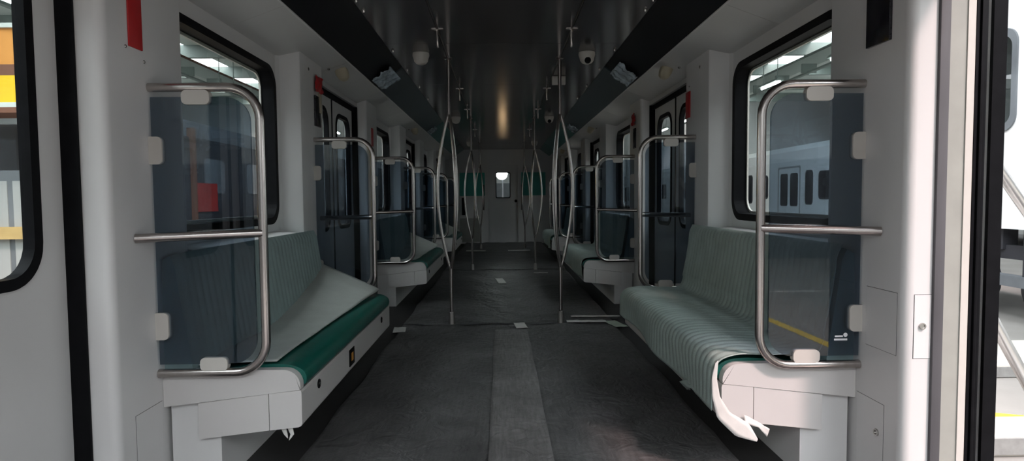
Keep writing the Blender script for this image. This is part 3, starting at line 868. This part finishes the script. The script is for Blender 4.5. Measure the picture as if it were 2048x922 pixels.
# dark locomotive on the left
lo = empty('dark_train', (-6.0, 17, ZG), 'dark locomotive with a red block parked left of the car', 'train')
def lb(n, x0, x1, y0, y1, z0, z1, m, p=lo, **k): return box(n, x0, x1, y0, y1, z0 - ZG, z1 - ZG, m, p, **k)
lb('body', -2.8, 0, -7, 20, .1, 2.35, 'loco_dark', bevel=.08)
lb('red_door', -.05, .03, -4.8, -3.9, .88, 1.45, 'loco_red')
lb('red_post', -.05, .06, -4.95, -4.82, .3, 2.5, 'brown_steel')
lb('roof_unit', -2.4, -.4, -6, 18, 2.36, 2.75, 'machine_grey', bevel=.05)
lb('underframe', -2.6, -.2, -6.8, 19, -.5, .09, 'loco_dark')
for k in range(7):
    slab_rr('window', (-6.5 + k * 2.1, -5.6 + k * 2.1, 1.25 - ZG, 1.95 - ZG, .1), -.01, .02, 'x', 'machine_grey', lo)
# gantry crane on the left
gc = empty('gantry_crane', (-8.7, 8.5, ZG), 'orange and yellow overhead gantry crane on the left of the hall', 'crane')
def cb(n, x0, x1, y0, y1, z0, z1, m, **k): return box(n, x0, x1, y0, y1, z0 - ZG, z1 - ZG, m, gc, **k)
CZ = lambda z: 1.09 + (z - 1.09) * .708
cb('upper_girder', -4.2, 4.1, -.25, .25, CZ(3.62), CZ(4.28), 'orange_steel')
cb('upper_flange', -4.2, 4.1, -.3, .3, CZ(4.28), CZ(4.36), 'roof_white')
cb('mid_flange', -4.2, 4.1, -.28, .28, CZ(3.42), CZ(3.62), 'brown_steel')
cb('yellow_girder', -4.2, 4.1, -.28, .2, CZ(2.93), CZ(3.42), 'crane_yellow')
cb('white_flange', -4.2, 4.1, -.3, .25, CZ(2.84), CZ(2.93), 'roof_white')
cb('lower_flange', -4.2, 4.1, -.3, .25, CZ(2.74), CZ(2.84), 'brown_steel')
for x in (-4.0, 3.7):
    cb('leg', x, x + .3, -.15, .15, ZG, CZ(2.74), 'crane_yellow')
tube('brace', [(.6, -.4, CZ(3.60) - ZG), (1.7, -.4, CZ(3.38) - ZG)], .05, 'brown_steel', gc, seg=8)
for k, (x, y, w_, d_, h_) in enumerate(((-7.15, 9.3, 1.0, .8, 2.35), (-8.5, 9.2, 1.1, .9, 1.9), (-10.4, 9.4, 1.4, 1.0, 2.5))):
    mc = empty('machine_cabinet', (x, y, ZG), ['grey machine cabinet with tan beam, nearest under the crane', 'low grey machine cabinet in the middle under the crane', 'tall grey machine cabinet farthest left under the crane'][k], 'cabinet', 'machine cabinets in the depot')
    box('body', -w_ / 2, w_ / 2, -d_ / 2, d_ / 2, .2, h_, 'machine_grey', mc, bevel=.03)
    box('plinth', -w_ / 2 - .05, w_ / 2 + .05, -d_ / 2 - .05, d_ / 2 + .05, 0, .2, 'tan', mc)
    for q_ in range(3):
        box('door_panel', -w_ / 2 + .05 + q_ * w_ / 3, -w_ / 2 - .03 + (q_ + 1) * w_ / 3, -d_ / 2 - .015, -d_ / 2 + .01, .35, h_ - .15, 'vehicle_grey', mc)
    box('tan_beam', -w_ / 2 - .1, w_ / 2 + .1, -d_ / 2 - .12, -d_ / 2 - .015, 1.38, 1.55, 'tan', mc)
# kerbs, paint lines and steps at the right
k1 = empty('kerb_step', (4.6, 4.5, ZG), 'pale concrete kerb step nearest the open door', 'kerb')
box('slab', -2.1, 2.4, -.2, .2, 0, .15, 'kerb', k1, bevel=.01)
box('nosing', -2.1, 2.4, -.215, -.2, .02, .14, 'tread_plate', k1)
k2 = empty('kerb_step', (6.0, 6.75, ZG), 'pale concrete kerb step with tread plate edge, farther one', 'kerb')
box('slab', -2.6, 1.4, -.55, .55, 0, .125, 'kerb', k2, bevel=.01)
box('nosing', -2.6, 1.4, -.565, -.55, .01, .115, 'tread_plate', k2)
def line(name, a, b, w_, mat, lab):
    a, b = Vector(a), Vector(b); d = (b - a).normalized(); n_ = Vector((-d.y, d.x)) * w_ / 2
    prism_o = prism(name, [tuple(a + n_), tuple(b + n_), tuple(b - n_), tuple(a - n_)], ZG + .001, ZG + .004, 'z', mat)
    return tag(prism_o, lab, 'floor line', kind='structure')
line('painted_line', (3.0, 5.6), (4.9, 4.85), .12, 'yellow_paint', 'short yellow line on the depot floor between the kerbs')
line('painted_line', (3.98, -8.0), (4.14, -1.5), .15, 'yellow_paint', 'long yellow line on the depot floor behind the open door')
line('painted_line', (4.2, -7.5), (12, -7.6), .10, 'white_paint', 'white line across the depot floor')
st = empty('access_stairs', (1.62, 1.4, ZG), 'aluminium access stairs with tubular handrail at the open door', 'stairs')
for k in range(4):
    box('tread', .06 + k * .20, .28 + k * .20, -.75, .86, .60 - k * .17, .635 - k * .17, 'tread_plate', st)
for yy in (.9,):
    tube('handrail', [(-.05 + .1, yy, 2.28), (.1, yy, 2.14), (.85, yy, 1.12), (.9, yy, 1.0), (.9, yy, .0)], .022, 'aluminium', st, seg=10)
    tube('mid_rail', [(.1, yy, 1.60), (.88, yy, .25)], .022, 'aluminium', st, seg=10)
    tube('post', [(.1, yy, 0), (.1, yy, 2.14)], .02, 'aluminium', st, seg=10)

# lamp stand added beyond the far cab door, stands for lights in its window
wl = empty('added_lamp', (0.02, 18.5, ZG), 'added lamp stand glowing beyond the far cab door window', 'lamp')
tube('pole', [(0, 0, .3), (0, 0, 2.75)], .02, 'machine_grey', wl, seg=8)
for k in range(3):
    a = math.radians(90 + 120 * k)
    tube('leg', [(0, 0, .5), (.4 * math.cos(a), .4 * math.sin(a), .01)], .015, 'machine_grey', wl, seg=6)
lathe('lamp_head', [(0, 0), (.17, 0), (.17, .04), (.06, .12), (0, .12)], (-.02, -.03, 2.62), 'tube_light', wl, seg=16, axis='y')
lathe('lamp_head', [(0, 0), (.12, 0), (.12, .04), (.05, .1), (0, .1)], (.02, -.03, 1.78), 'amber_light', wl, seg=16, axis='y')
